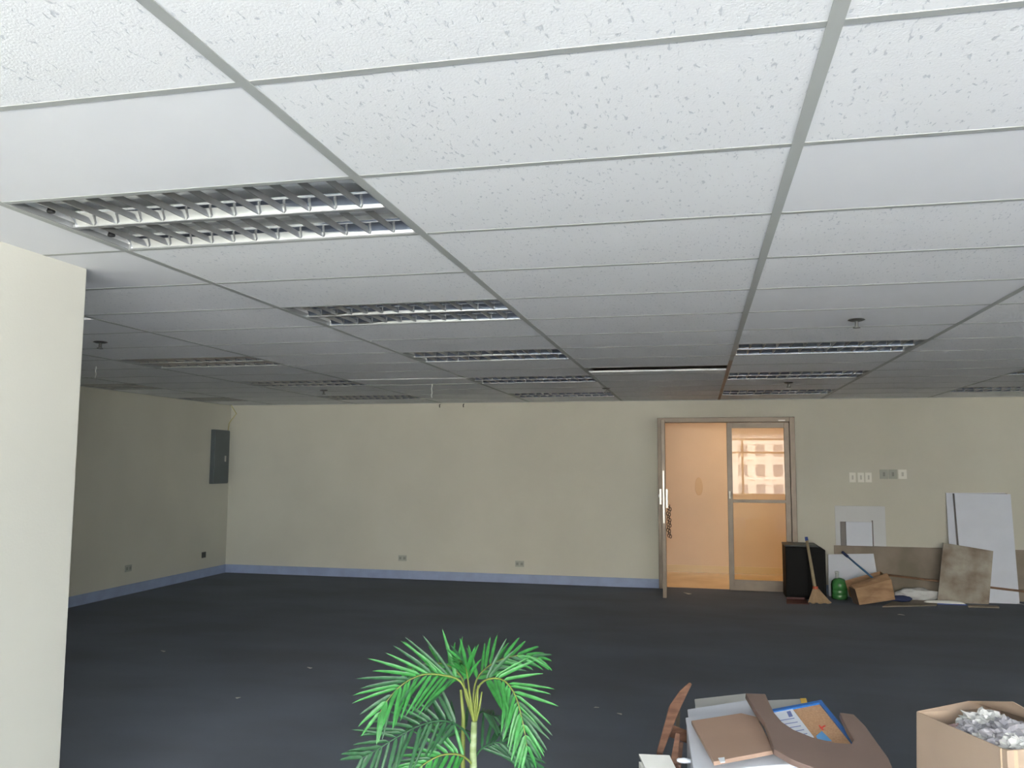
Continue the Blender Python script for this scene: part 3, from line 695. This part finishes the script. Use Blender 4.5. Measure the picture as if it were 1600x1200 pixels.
tag(MB().tube([a, b], 0.012, 8).build('wooden_pole', 'wood_stick', smooth=True), 'long thin wooden pole lying sideways behind the dusty board', 'pole')
q = onz(1536, 949); tag(MB().prism([(q.x-0.16, q.y-0.05, 0.001), (q.x+0.15, q.y-0.03, 0.001), (q.x+0.17, q.y+0.07, 0.001), (q.x-0.13, q.y+0.05, 0.001)], (0, 0, 0.014)).build('board_offcut', 'bare_wall'), 'small grey board offcut on the carpet before the dusty board', 'board')

# paper scraps on the carpet
for (px, py, s_, lab) in ((1408, 961, 0.035, 'pale paper scrap on the carpet below the flat grey board'), (1594, 944, 0.04, 'pale scrap on the carpet at the right picture edge'),
                        (1074, 928, 0.05, 'pale scrap on the carpet in the doorway'), (255, 1018, 0.022, 'tiny white scrap on the carpet, nearest the partition'),
                        (372, 1091, 0.022, 'tiny white scrap on the dark carpet between partition and palm'), (484, 1044, 0.02, 'tiny pale scrap on the carpet behind the palm\'s left side'),
                        (932, 1106, 0.018, 'tiny pale scrap on the carpet between palm and boards'), (968, 1116, 0.02, 'tiny white scrap on the carpet left of the wooden legs')):
    q = onz(px, py); an = random.random()*3
    P_ = [q+Vector((math.cos(an+k*1.57+0.3*random.random())*s_, math.sin(an+k*1.57)*s_*0.8, 0.001)) for k in range(4)]
    P_[2].z += s_*0.3
    tag(MB().prism(P_, (0, 0, 0.002)).build('paper_scrap', 'scrap'), lab, 'paper', 'scraps on the carpet')

# ------------------------------------------------------------------ pile in the foreground
class Plane:
    def __init__(s, a, b, c):
        s.p = [ony(*v[:2], v[2]) for v in (a, b, c)]; s.n = (s.p[1]-s.p[0]).cross(s.p[2]-s.p[0]).normalized()
        if s.n.z < 0: s.n = -s.n
    def at(s, px, py, lift=0.0):
        d = ray(px, py); o = s.p[0]+s.n*lift; return CC+d*((o-CC).dot(s.n)/d.dot(s.n))
    def poly(s, pts, th, lift=0.0): return MB().prism([s.at(*p, lift) for p in pts], -s.n*th)
# stack of white drawers / panels
def crate(name, pl, pts, depth, m, label, group=None, lip=True):
    P_ = [pl.at(*p) for p in pts]; c = sum(P_, Vector())/len(P_)
    zb = min(v.z for v in P_)-depth
    t = thing(name, (c.x, c.y, max(zb, 0)), label, 'panel', group)
    pl.poly(pts, 0.018).build('face_sheet', m, t, bevel=0.004)
    mb = MB(); inn = [c+(v-c)*0.985-pl.n*0.0185 for v in P_]
    lowz = max(zb, 0.002)
    bot = [Vector((v.x, v.y, lowz)) for v in inn]
    n = len(inn); order = list(range(n))
    mb.add(inn+bot, [tuple(range(n)), tuple(reversed(range(n, 2*n)))]+[(i, n+i, n+(i+1) % n, (i+1) % n) for i in range(n)])
    mb.build('carcass', m, t)
    return t
pA = Plane((1072, 1121, 3.75), (1190, 1106, 3.85), (1250, 1193, 3.35))
crate('storage_box', pA, [(1071, 1121), (1192, 1104), (1246, 1193), (1084, 1206)], 0.5, 'white_board', 'large white box at the bottom of the pile, under the brown board', 'white boards in the pile')
pB = Plane((1076, 1108, 3.92), (1168, 1094, 4.0), (1185, 1122, 3.82))
crate('storage_box', pB, [(1074, 1108), (1170, 1093), (1186, 1112), (1076, 1127)], 0.5, 'white_board', 'white board edge just behind the large white box', 'white boards in the pile')
pC = Plane((1085, 1092, 4.15), (1166, 1083, 4.2), (1175, 1098, 4.08))
crate('storage_box', pC, [(1085, 1092), (1166, 1083), (1180, 1096), (1087, 1107)], 0.5, 'grey_panel', 'light grey board at the far side of the pile', 'white boards in the pile')
pE = Plane((1203, 1094, 4.12), (1258, 1091, 4.15), (1262, 1104, 4.05))
t = crate('storage_box', pE, [(1196, 1094), (1259, 1091), (1263, 1104), (1200, 1114)], 0.5, 'grey_panel', 'pale board with yellow end behind the cork board', 'white boards in the pile')
pE.poly([(1250, 1091), (1259.5, 1090.8), (1261, 1097), (1252, 1098)], 0.004, 0.006).build('yellow_end', 'yellow_tape', t)
# narrow second sheet of the stack, left
pA2 = Plane((1070, 1119, 3.72), (1082, 1118, 3.74), (1112, 1199, 3.35))
# brown board on top
pD = Plane((1080, 1127, 3.68), (1160, 1114, 3.78), (1209, 1172, 3.40))
t = thing('brown_board', pD.at(1140, 1150), 'reddish brown board with cut corner lying on the large white box', 'board')
pD.poly([(1080, 1126), (1158, 1114), (1183, 1120), (1210, 1172), (1115, 1190)], 0.016, 0.012).build('board_top', 'brown_board', t, bevel=0.002)
pD.poly([(1122, 1184), (1132, 1183), (1133, 1190), (1126, 1191)], 0.003, 0.017).build('white_sticker', 'paper', t)
# cork board with blue frame
pK = Plane((1205, 1108, 3.95), (1279, 1096, 4.02), (1333, 1163, 3.62))
t = thing('cork_board', pK.at(1270, 1130), 'cork notice board with blue frame and pinned papers on the pile', 'notice board')
pK.poly([(1200, 1112), (1281, 1096), (1334, 1162), (1240, 1172)], 0.012, 0.004).build('cork_sheet', 'cork', t)
pK.poly([(1196, 1110), (1283, 1093.5), (1282, 1097.5), (1198, 1113.5)], 0.020, 0.012).build('frame_rail', 'blue_frame', t)
pK.poly([(1279, 1096), (1283, 1093.5), (1340, 1163), (1333, 1163)], 0.020, 0.013).build('frame_rail', 'blue_frame', t)
pp = pK.poly([(1208, 1112), (1237, 1106), (1272, 1152), (1232, 1160)], 0.001, 0.0065).build('pinned_sheet', 'paper', t)
pK.poly([(1229, 1112), (1235, 1110.5), (1239, 1119), (1233, 1120.5)], 0.0006, 0.0075).build('emblem', 'print_blue', pp)
for k in range(5):
    yy = 1124+k*6; x_ = 1217+k*5
    pK.poly([(x_, yy+1.5), (x_+24, yy-2.5), (x_+24.6, yy-1.6), (x_+0.6, yy+2.4)], 0.0006, 0.0072).build('print_line', 'print_blue', pp)
pK.poly([(1275, 1150), (1284, 1142), (1300, 1158), (1278, 1156)], 0.001, 0.0066).build('blue_note', 'paper_blue', t)
pK.poly([(1279, 1133), (1281, 1133), (1287, 1140), (1284, 1140)], 0.002, 0.0066).build('red_mark', 'print_red', t)
pK.poly([(1288, 1133), (1290, 1134), (1283, 1138), (1281, 1137)], 0.002, 0.0068).build('red_mark', 'print_red', t)
# U-shaped brown panel over the pile
pU = Plane((1180, 1083, 3.98), (1225, 1160, 3.52), (1325, 1115, 3.95))
outl = [(1165, 1083), (1187, 1104), (1196, 1130), (1209, 1170), (1236, 1186), (1262, 1196), (1290, 1206), (1400, 1212), (1388, 1184), (1372, 1162), (1352, 1134), (1334, 1116), (1312, 1113), (1322, 1135), (1334, 1156), (1330, 1162), (1304, 1160), (1270, 1152), (1240, 1140), (1222, 1128), (1210, 1114), (1202, 1098), (1196, 1084)]
outl[1] = (1181, 1110)
u = MB(); PT = [pU.at(*p, 0.05) for p in outl]
bm = bmesh.new(); fv = [bm.verts.new(v) for v in PT]; fc = bm.faces.new(fv); bm.normal_update()
ext = bmesh.ops.extrude_face_region(bm, geom=[fc])
for v in ext['geom']:
    if isinstance(v, bmesh.types.BMVert): v.co -= pU.n*0.022
bmesh.ops.triangulate(bm, faces=[f_ for f_ in bm.faces if len(f_.verts) > 4]); bmesh.ops.recalc_face_normals(bm, faces=bm.faces)
u.add([v.co.copy() for v in bm.verts], [tuple(v.index for v in f_.verts) for f_ in bm.faces]) if not bm.verts.index_update() else None
bm.free()
tag(u.build('curved_desk_panel', 'brown_dark', bevel=0.003), 'dark brown U-shaped curved desk panel lying over the pile', 'desk panel')
# wooden legs sticking up at the left of the pile
pL = [ony(1031, 1175, 3.62), ony(1041, 1145, 3.70), ony(1053, 1108, 3.80), ony(1066, 1085, 3.86), ony(1078, 1069, 3.90)]
t = thing('wooden_chair_frame', (pL[0].x, 3.75, 0), 'brown wooden chair frame upturned left of the white boxes', 'chair frame')
def plank(name, pts, ws, th_, m='chair_wood'):
    vs = []; fs = []; P_ = pts
    for i, p_ in enumerate(P_):
        tg_ = (P_[min(i+1, len(P_)-1)]-P_[max(i-1, 0)]).normalized(); sd_ = tg_.cross(CC-p_).normalized(); dp_ = sd_.cross(tg_).normalized()
        w_ = ws[i]/2
        vs += [p_-sd_*w_-dp_*th_/2, p_+sd_*w_-dp_*th_/2, p_+sd_*w_+dp_*th_/2, p_-sd_*w_+dp_*th_/2]
    for i in range(len(P_)-1):
        for k in range(4): fs.append((i*4+k, i*4+(k+1) % 4, (i+1)*4+(k+1) % 4, (i+1)*4+k))
    fs += [(3, 2, 1, 0), tuple(len(P_)*4-4+k for k in range(4))]
    return MB().add(vs, fs).build(name, m, t, bevel=0.003)
foot = pL[0]+(pL[0]-pL[1])*3.2; foot.z = max(foot.z, 0.004)
plank('leg', [Vector((pL[0].x-0.03, 3.60, 0.004))]+pL, [0.028, 0.026, 0.034, 0.046, 0.034, 0.014], 0.03)
a, b = ony(1060, 1112, 3.95), ony(1058, 1150, 3.85); c_ = Vector((b.x, b.y, 0.004))
plank('leg', [c_, b, a], [0.022, 0.02, 0.016], 0.02, 'aluminium')
a, b = ony(1059, 1148, 3.62), ony(1053, 1190, 3.55); c_ = Vector((b.x-0.01, b.y+0.03, 0.004))
plank('leg', [c_, b, a], [0.03, 0.03, 0.018], 0.03)
a, b = ony(1064, 1160, 3.66), ony(1060, 1195, 3.6); c_ = Vector((b.x, b.y+0.02, 0.004))
plank('leg', [c_, b, a], [0.02, 0.022, 0.02], 0.02)
a, b = ony(1046, 1141, 3.74), ony(1075, 1152, 3.78); plank('rail', [a, b], [0.05, 0.05], 0.02)
# pale panel standing at the lower left of the pile
t4 = [ony(998, 1178, 3.50), ony(1046, 1180, 3.50), ony(1062, 1212, 3.40), ony(1014, 1212, 3.40)]
zb = [Vector((v.x, v.y, 0.002)) for v in t4]
t = thing('pale_panel', (sum((v.x for v in t4))/4, 3.45, 0), 'small pale grey box cut by the bottom picture edge', 'panel')
slab4('top_sheet', t4, 0.012, 'grey_panel', t, toward=Vector((0, 0, 1)))
mb = MB(); P_ = [v-Vector((0, 0, 0.03)) for v in t4]; mb.add(P_+zb, [(0,1,2,3), (7,6,5,4)]+[(i, 4+i, 4+(i+1) % 4, (i+1) % 4) for i in range(4)]); mb.build('carcass', 'grey_panel', t)
p_ = ony(1069, 1187, 3.50)
tag(lump('tape_scrap', p_-Vector((0.0, 0, 0.012)), (0.028, 0.012, 0.010), 'paper', seed=9, amp=0.3, sub=3), 'scrap of white tape stuck to the side of the white box', 'tape')
p_ = ony(1272, 1199, 3.42)
tag(lump('dark_bag', Vector((p_.x, p_.y, 0.0)), (0.055, 0.05, p_.z*0.52), 'dark_navy_bag', seed=11, amp=0.15, sub=3), 'dark navy bag under the curved brown panel', 'bag')

# ------------------------------------------------------------------ open carton with bags, right corner
zr = 0.46
Lc, Nc = onz(1432, 1112, zr), onz(1573, 1173, zr-0.0)
Bc = onz(1513, 1104, zr)
e1 = Nc-Lc; 
e2 = Bc-Lc
e2 = Vector((-e1.y, e1.x, 0)).normalized(); e1n = e1.normalized()
if e2.dot(Bc-Lc) < 0: e2 = -e2
W1, W2 = e1.length, 0.42
Bk = Lc+e2*W2; Rt = Nc+e2*W2
low = lambda v, s=0.0: Vector((v.x, v.y, s))
t = thing('open_carton', (sum((v.x for v in (Lc, Nc, Bk, Rt)))/4, sum((v.y for v in (Lc, Nc, Bk, Rt)))/4, 0), 'large open light brown cardboard box in the right corner, full of plastic', 'carton')
cen = (Lc+Nc+Bk+Rt)/4
shrink = lambda v: v+(Vector((cen.x, cen.y, v.z))-v)*-0.05
for nm, (a, b) in (('side_wall', (Lc, Nc)), ('side_wall', (Bk, Rt)), ('side_wall', (Lc, Bk)), ('side_wall', (Nc, Rt))):
    P_ = [a, b, low(shrink(b), 0.003), low(shrink(a), 0.003)]; n_ = (P_[1]-P_[0]).cross(P_[2]-P_[0]).normalized()
    if n_.dot(cen-(a+b)/2) < 0: n_ = -n_
    MB().prism(P_, n_*0.007).build(nm, 'carton', t)
MB().prism([low(shrink(v), 0.003) for v in (Lc, Nc, Rt, Bk)], (0, 0, 0.006)).build('bottom', 'carton', t)
MB().prism([Vector((v.x, v.y, 0.285))+(Vector((cen.x, cen.y, 0.285))-Vector((v.x, v.y, 0.285)))*0.05 for v in (Lc, Nc, Rt, Bk)], (0, 0, 0.012)).build('inner_lining', 'plastic_bag', t)
# far flaps standing up, right one taller
fT = [Lc+e1n*0.004, Bk+e1n*0.004, ony(1513, 1095, Bk.y-0.02), ony(1433, 1111, Lc.y+0.0)]
MB().prism(fT, e1n*0.005).build('flap', 'carton', t)
F0, F1 = Bk, Bk+(Rt-Bk)*0.62
fr = [F0, F1, ony(1583, 1096, F1.y+0.03), ony(1513, 1095, F0.y-0.02)]
MB().prism(fr, -e2*0.005).build('flap', 'carton', t)
# taped near corner
MB().prism([Nc-e1n*0.03-e2*0.004, Nc+e2*0.04-e1n*0.0-e2*0.0+e1n*0.006, low(shrink(Nc)+e2*0.04+e1n*0.006, 0.1), low(shrink(Nc)-e1n*0.03-e2*0.004, 0.1)], e1n*0.002).build('tape_strip', 'tape', t)
specs = [(0.32, 0.50, 'plastic_bag', 0.13), (0.62, 0.42, 'plastic_bag_dark', 0.13), (0.78, 0.34, 'plastic_bag', 0.11), (0.55, 0.26, 'plastic_bag', 0.085), (0.82, 0.66, 'plastic_bag_pink', 0.13), (0.40, 0.26, 'plastic_bag_dark', 0.08), (0.26, 0.24, 'plastic_bag_pink', 0.06), (0.72, 0.74, 'plastic_bag_dark', 0.10)]
labs = ['crumpled white plastic bag deep in the open carton', 'crumpled grey plastic bag in the middle of the open carton', 'shiny white plastic bag at the near rim of the open carton', 'small white plastic bag by the left rim of the open carton', 'pinkish plastic bag at the right side of the open carton', 'small grey plastic bag between the white ones in the carton', 'small pinkish plastic wrap at the carton\'s left rim', 'grey plastic bag against the carton\'s far flap']
for i, ((u_, v_, m, s_), lb) in enumerate(zip(specs, labs)):
    pos = Lc+e1*u_+e2*W2*v_
    hgt = 0.335 if i < 5 else 0.365; s_ *= 0.74
    tag(lump('plastic_bag', Vector((pos.x, pos.y, hgt+0.02*u_)), (s_, s_*0.85, s_*0.62), m, seed=20+i, amp=0.35, f=2.8, sub=4, flat=False, rz=i, crumple=0.55), lb, 'plastic bag', 'bags in the open carton')

# ------------------------------------------------------------------ artificial palm
PD = 2.80
base = ony(740, 1190, PD); bx_, by_ = base.x, PD
palm = thing('potted_palm', (bx_, by_, 0), 'green artificial palm with arching feathery fronds in a pot', 'palm')
MB().lathe((bx_, by_, 0), [(0.10, 0.0), (0.105, 0.01), (0.135, 0.22), (0.145, 0.225), (0.145, 0.25), (0.13, 0.25), (0.125, 0.22)], 28).build('pot', 'pot', palm, smooth=False)
MB().lathe((bx_, by_, 0), [(0.122, 0.205), (0.126, 0.215), (0.06, 0.225)], 24).build('soil', 'soil', palm)
crown = ony(741, 1128, PD)
MB().tube([Vector((bx_, by_, 0.21)), Vector((bx_+0.004, by_, 0.40)), ony(739, 1175, PD), crown], [0.017, 0.014, 0.012, 0.010], 12).build('trunk', 'trunk', palm, smooth=True)
MB().tube([Vector((bx_-0.03, by_+0.04, 0.21)), ony(723, 1190, PD+0.05), ony(724, 1120, PD+0.05), ony(720, 1078, PD+0.04)], [0.010, 0.008, 0.007, 0.004], 8).build('trunk', 'stem', palm, smooth=True)
# leaflet: folded lance, unit length along x
lv = [(0, 0, 0), (0.12, 0.5, 0.18), (0.12, -0.5, 0.18), (0.5, 0.5, 0.14), (0.5, -0.5, 0.14), (0.5, 0, -0.05), (0.12, 0, -0.02), (0.85, 0.28, 0.05), (0.85, -0.28, 0.05), (0.85, 0, -0.06), (1, 0, -0.1)]
lf = [(0, 6, 1), (0, 2, 6), (6, 5, 3, 1), (2, 4, 5, 6), (5, 9, 7, 3), (4, 8, 9, 5), (9, 10, 7), (8, 10, 9)]
LM = {}
for m in ('leaf', 'leaf_deep'):
    me = bpy.data.meshes.new('leaflet'); me.from_pydata([(x, y*0.011, z*0.02-0.018*x*x) for x, y, z in lv], [], lf); me.update(); me.materials.append(MATS[m]); me.shade_smooth(); LM[m] = me
def smoothpath(P_, n):
    out = []
    for i in range(n):
        s_ = i/(n-1)*(len(P_)-1); k = min(int(s_), len(P_)-2); f_ = s_-k
        p0, p1, p2, p3 = P_[max(k-1, 0)], P_[k], P_[k+1], P_[min(k+2, len(P_)-1)]
        out.append(0.5*((2*p1)+(p2-p0)*f_+(2*p0-5*p1+4*p2-p3)*f_*f_+(3*p1-p0-3*p2+p3)*f_**3))
    return out
def frond(pts, nl, L0, m='leaf', upmix=0.45, start=0.18, ang=(62, 22), droop=0.25, len_prof=None):
    P_ = smoothpath([ony(a, b, d) for a, b, d in pts], 40)
    rc = MB().tube(P_[::2]+[P_[-1]], [0.0042*(1-0.75*i/20) for i in range(21)], 6).build('frond', 'stem' if m == 'leaf' else 'leaf_deep', palm, smooth=True)
    for i in range(nl):
        s_ = start+(1-start)*(i+0.5)/nl; k = int(s_*38); p_ = P_[k]; tg_ = (P_[k+1]-P_[max(k-1, 0)]).normalized()
        nf = ((CC-p_).normalized()+Vector((0, 0, upmix))+Vector((random.uniform(-.25, .25), 0, random.uniform(-.15, .15)))).normalized()
        sd_ = nf.cross(tg_).normalized()
        for sg in (-1, 1):
            A_ = math.radians(ang[0]+(ang[1]-ang[0])*s_+random.uniform(-7, 7))
            d_ = (tg_*math.cos(A_)+sd_*sg*math.sin(A_)+Vector((0, 0, -droop*random.uniform(0.5, 1.2)))+nf*random.uniform(-.1, .25)).normalized()
            y_ = nf.cross(d_).normalized(); z_ = d_.cross(y_).normalized()
            ln = 1.22*L0*(0.62+0.55*math.sin(math.pi*min(1, s_*0.95+0.05)))*random.uniform(0.88, 1.08)
            o = bpy.data.objects.new('leaflet', LM[m if random.random() < 0.8 else 'leaf_deep']); COL.objects.link(o); o.parent = rc
            R_ = Matrix((d_, y_, z_)).transposed().to_4x4()
            o.matrix_basis = Matrix.Translation(p_-ORG['potted_palm']) @ R_ @ Matrix.Diagonal((ln, random.uniform(0.85, 1.15), 1, 1))
C0 = (741, 1128, PD)
frond([C0, (728, 1082, PD-0.01), (716, 1062, PD-0.03), (692, 1055, PD-0.07), (662, 1054, PD-0.12), (632, 1067, PD-0.17), (607, 1092, PD-0.22), (590, 1120, PD-0.25)], 17, 0.125, start=0.30, droop=0.12)
frond([C0, (745, 1080, PD), (760, 1062, PD-0.02), (785, 1062, PD-0.06), (803, 1082, PD-0.10), (813, 1112, PD-0.13), (820, 1145, PD-0.15), (824, 1172, PD-0.16)], 18, 0.105, start=0.28, droop=0.15, ang=(58, 30))
frond([C0, (740, 1085, PD+0.02), (748, 1056, PD+0.06), (775, 1034, PD+0.12), (812, 1024, PD+0.18), (845, 1030, PD+0.22)], 14, 0.10, start=0.35, droop=0.10, ang=(50, 18))
frond([C0, (728, 1090, PD+0.04), (722, 1060, PD+0.08), (700, 1040, PD+0.14), (668, 1036, PD+0.20), (636, 1048, PD+0.24)], 13, 0.10, start=0.35, droop=0.08, ang=(55, 22))
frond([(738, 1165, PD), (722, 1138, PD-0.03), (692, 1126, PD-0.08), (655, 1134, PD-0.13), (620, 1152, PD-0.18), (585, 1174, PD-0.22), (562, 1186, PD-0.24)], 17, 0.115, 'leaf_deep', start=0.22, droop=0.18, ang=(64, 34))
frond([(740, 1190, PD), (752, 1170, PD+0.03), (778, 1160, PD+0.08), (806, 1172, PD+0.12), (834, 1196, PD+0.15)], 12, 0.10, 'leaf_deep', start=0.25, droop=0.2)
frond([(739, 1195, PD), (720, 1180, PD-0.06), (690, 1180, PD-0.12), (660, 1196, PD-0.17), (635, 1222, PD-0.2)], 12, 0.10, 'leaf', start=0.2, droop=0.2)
frond([C0, (752, 1112, PD+0.05), (768, 1118, PD+0.12), (788, 1120, PD+0.2), (800, 1132, PD+0.25)], 9, 0.075, 'leaf_deep', start=0.3, droop=0.25)
frond([C0, (734, 1085, PD-0.02), (731, 1062, PD-0.05), (727, 1042, PD-0.10), (716, 1030, PD-0.16)], 7, 0.085, start=0.5, droop=0.0, ang=(35, 12))
frond([(738, 1170, PD), (742, 1150, PD+0.06), (700, 1128, PD+0.15), (664, 1122, PD+0.22), (640, 1128, PD+0.27)], 9, 0.09, 'leaf_deep', start=0.35, droop=0.15)
for (a, b) in (((744, 1126), (753, 1081)), ((743, 1126), (747, 1071)), ((739, 1125), (728, 1076))):
    MB().tube([ony(*a, PD), ony((a[0]+b[0])/2+1, (a[1]+b[1])/2, PD-0.01), ony(*b, PD-0.01)], [0.004, 0.0035, 0.0028], 6).build('stalk', 'stem', palm, smooth=True)

# ------------------------------------------------------------------ outside the windows
FY = -110.0
t = thing('apartment_block', (8, FY-6, -13), 'pale apartment block seen mirrored in the door glass', 'building')
MB().box(-34, 50, FY-12, FY, -13, 24).build('facade', 'facade', t)
wm = None
for i in range(14):
    for j in range(8):
        x = -12+i*2.55; z = -9+j*3.0
        if wm is None:
            wm = MB().box(x, x+1.35, FY, FY+0.05, z, z+1.7).build('window', 'facade_glass', t, org=Vector((x, FY, z)))
        else: link_copy(wm, t, (x, FY, z))
ho = MB()
for j in range(8): MB().box(-34, 50, FY, FY+0.5, -9.5+j*3.0, -9.2+j*3.0).build('ledge', 'facade', t)
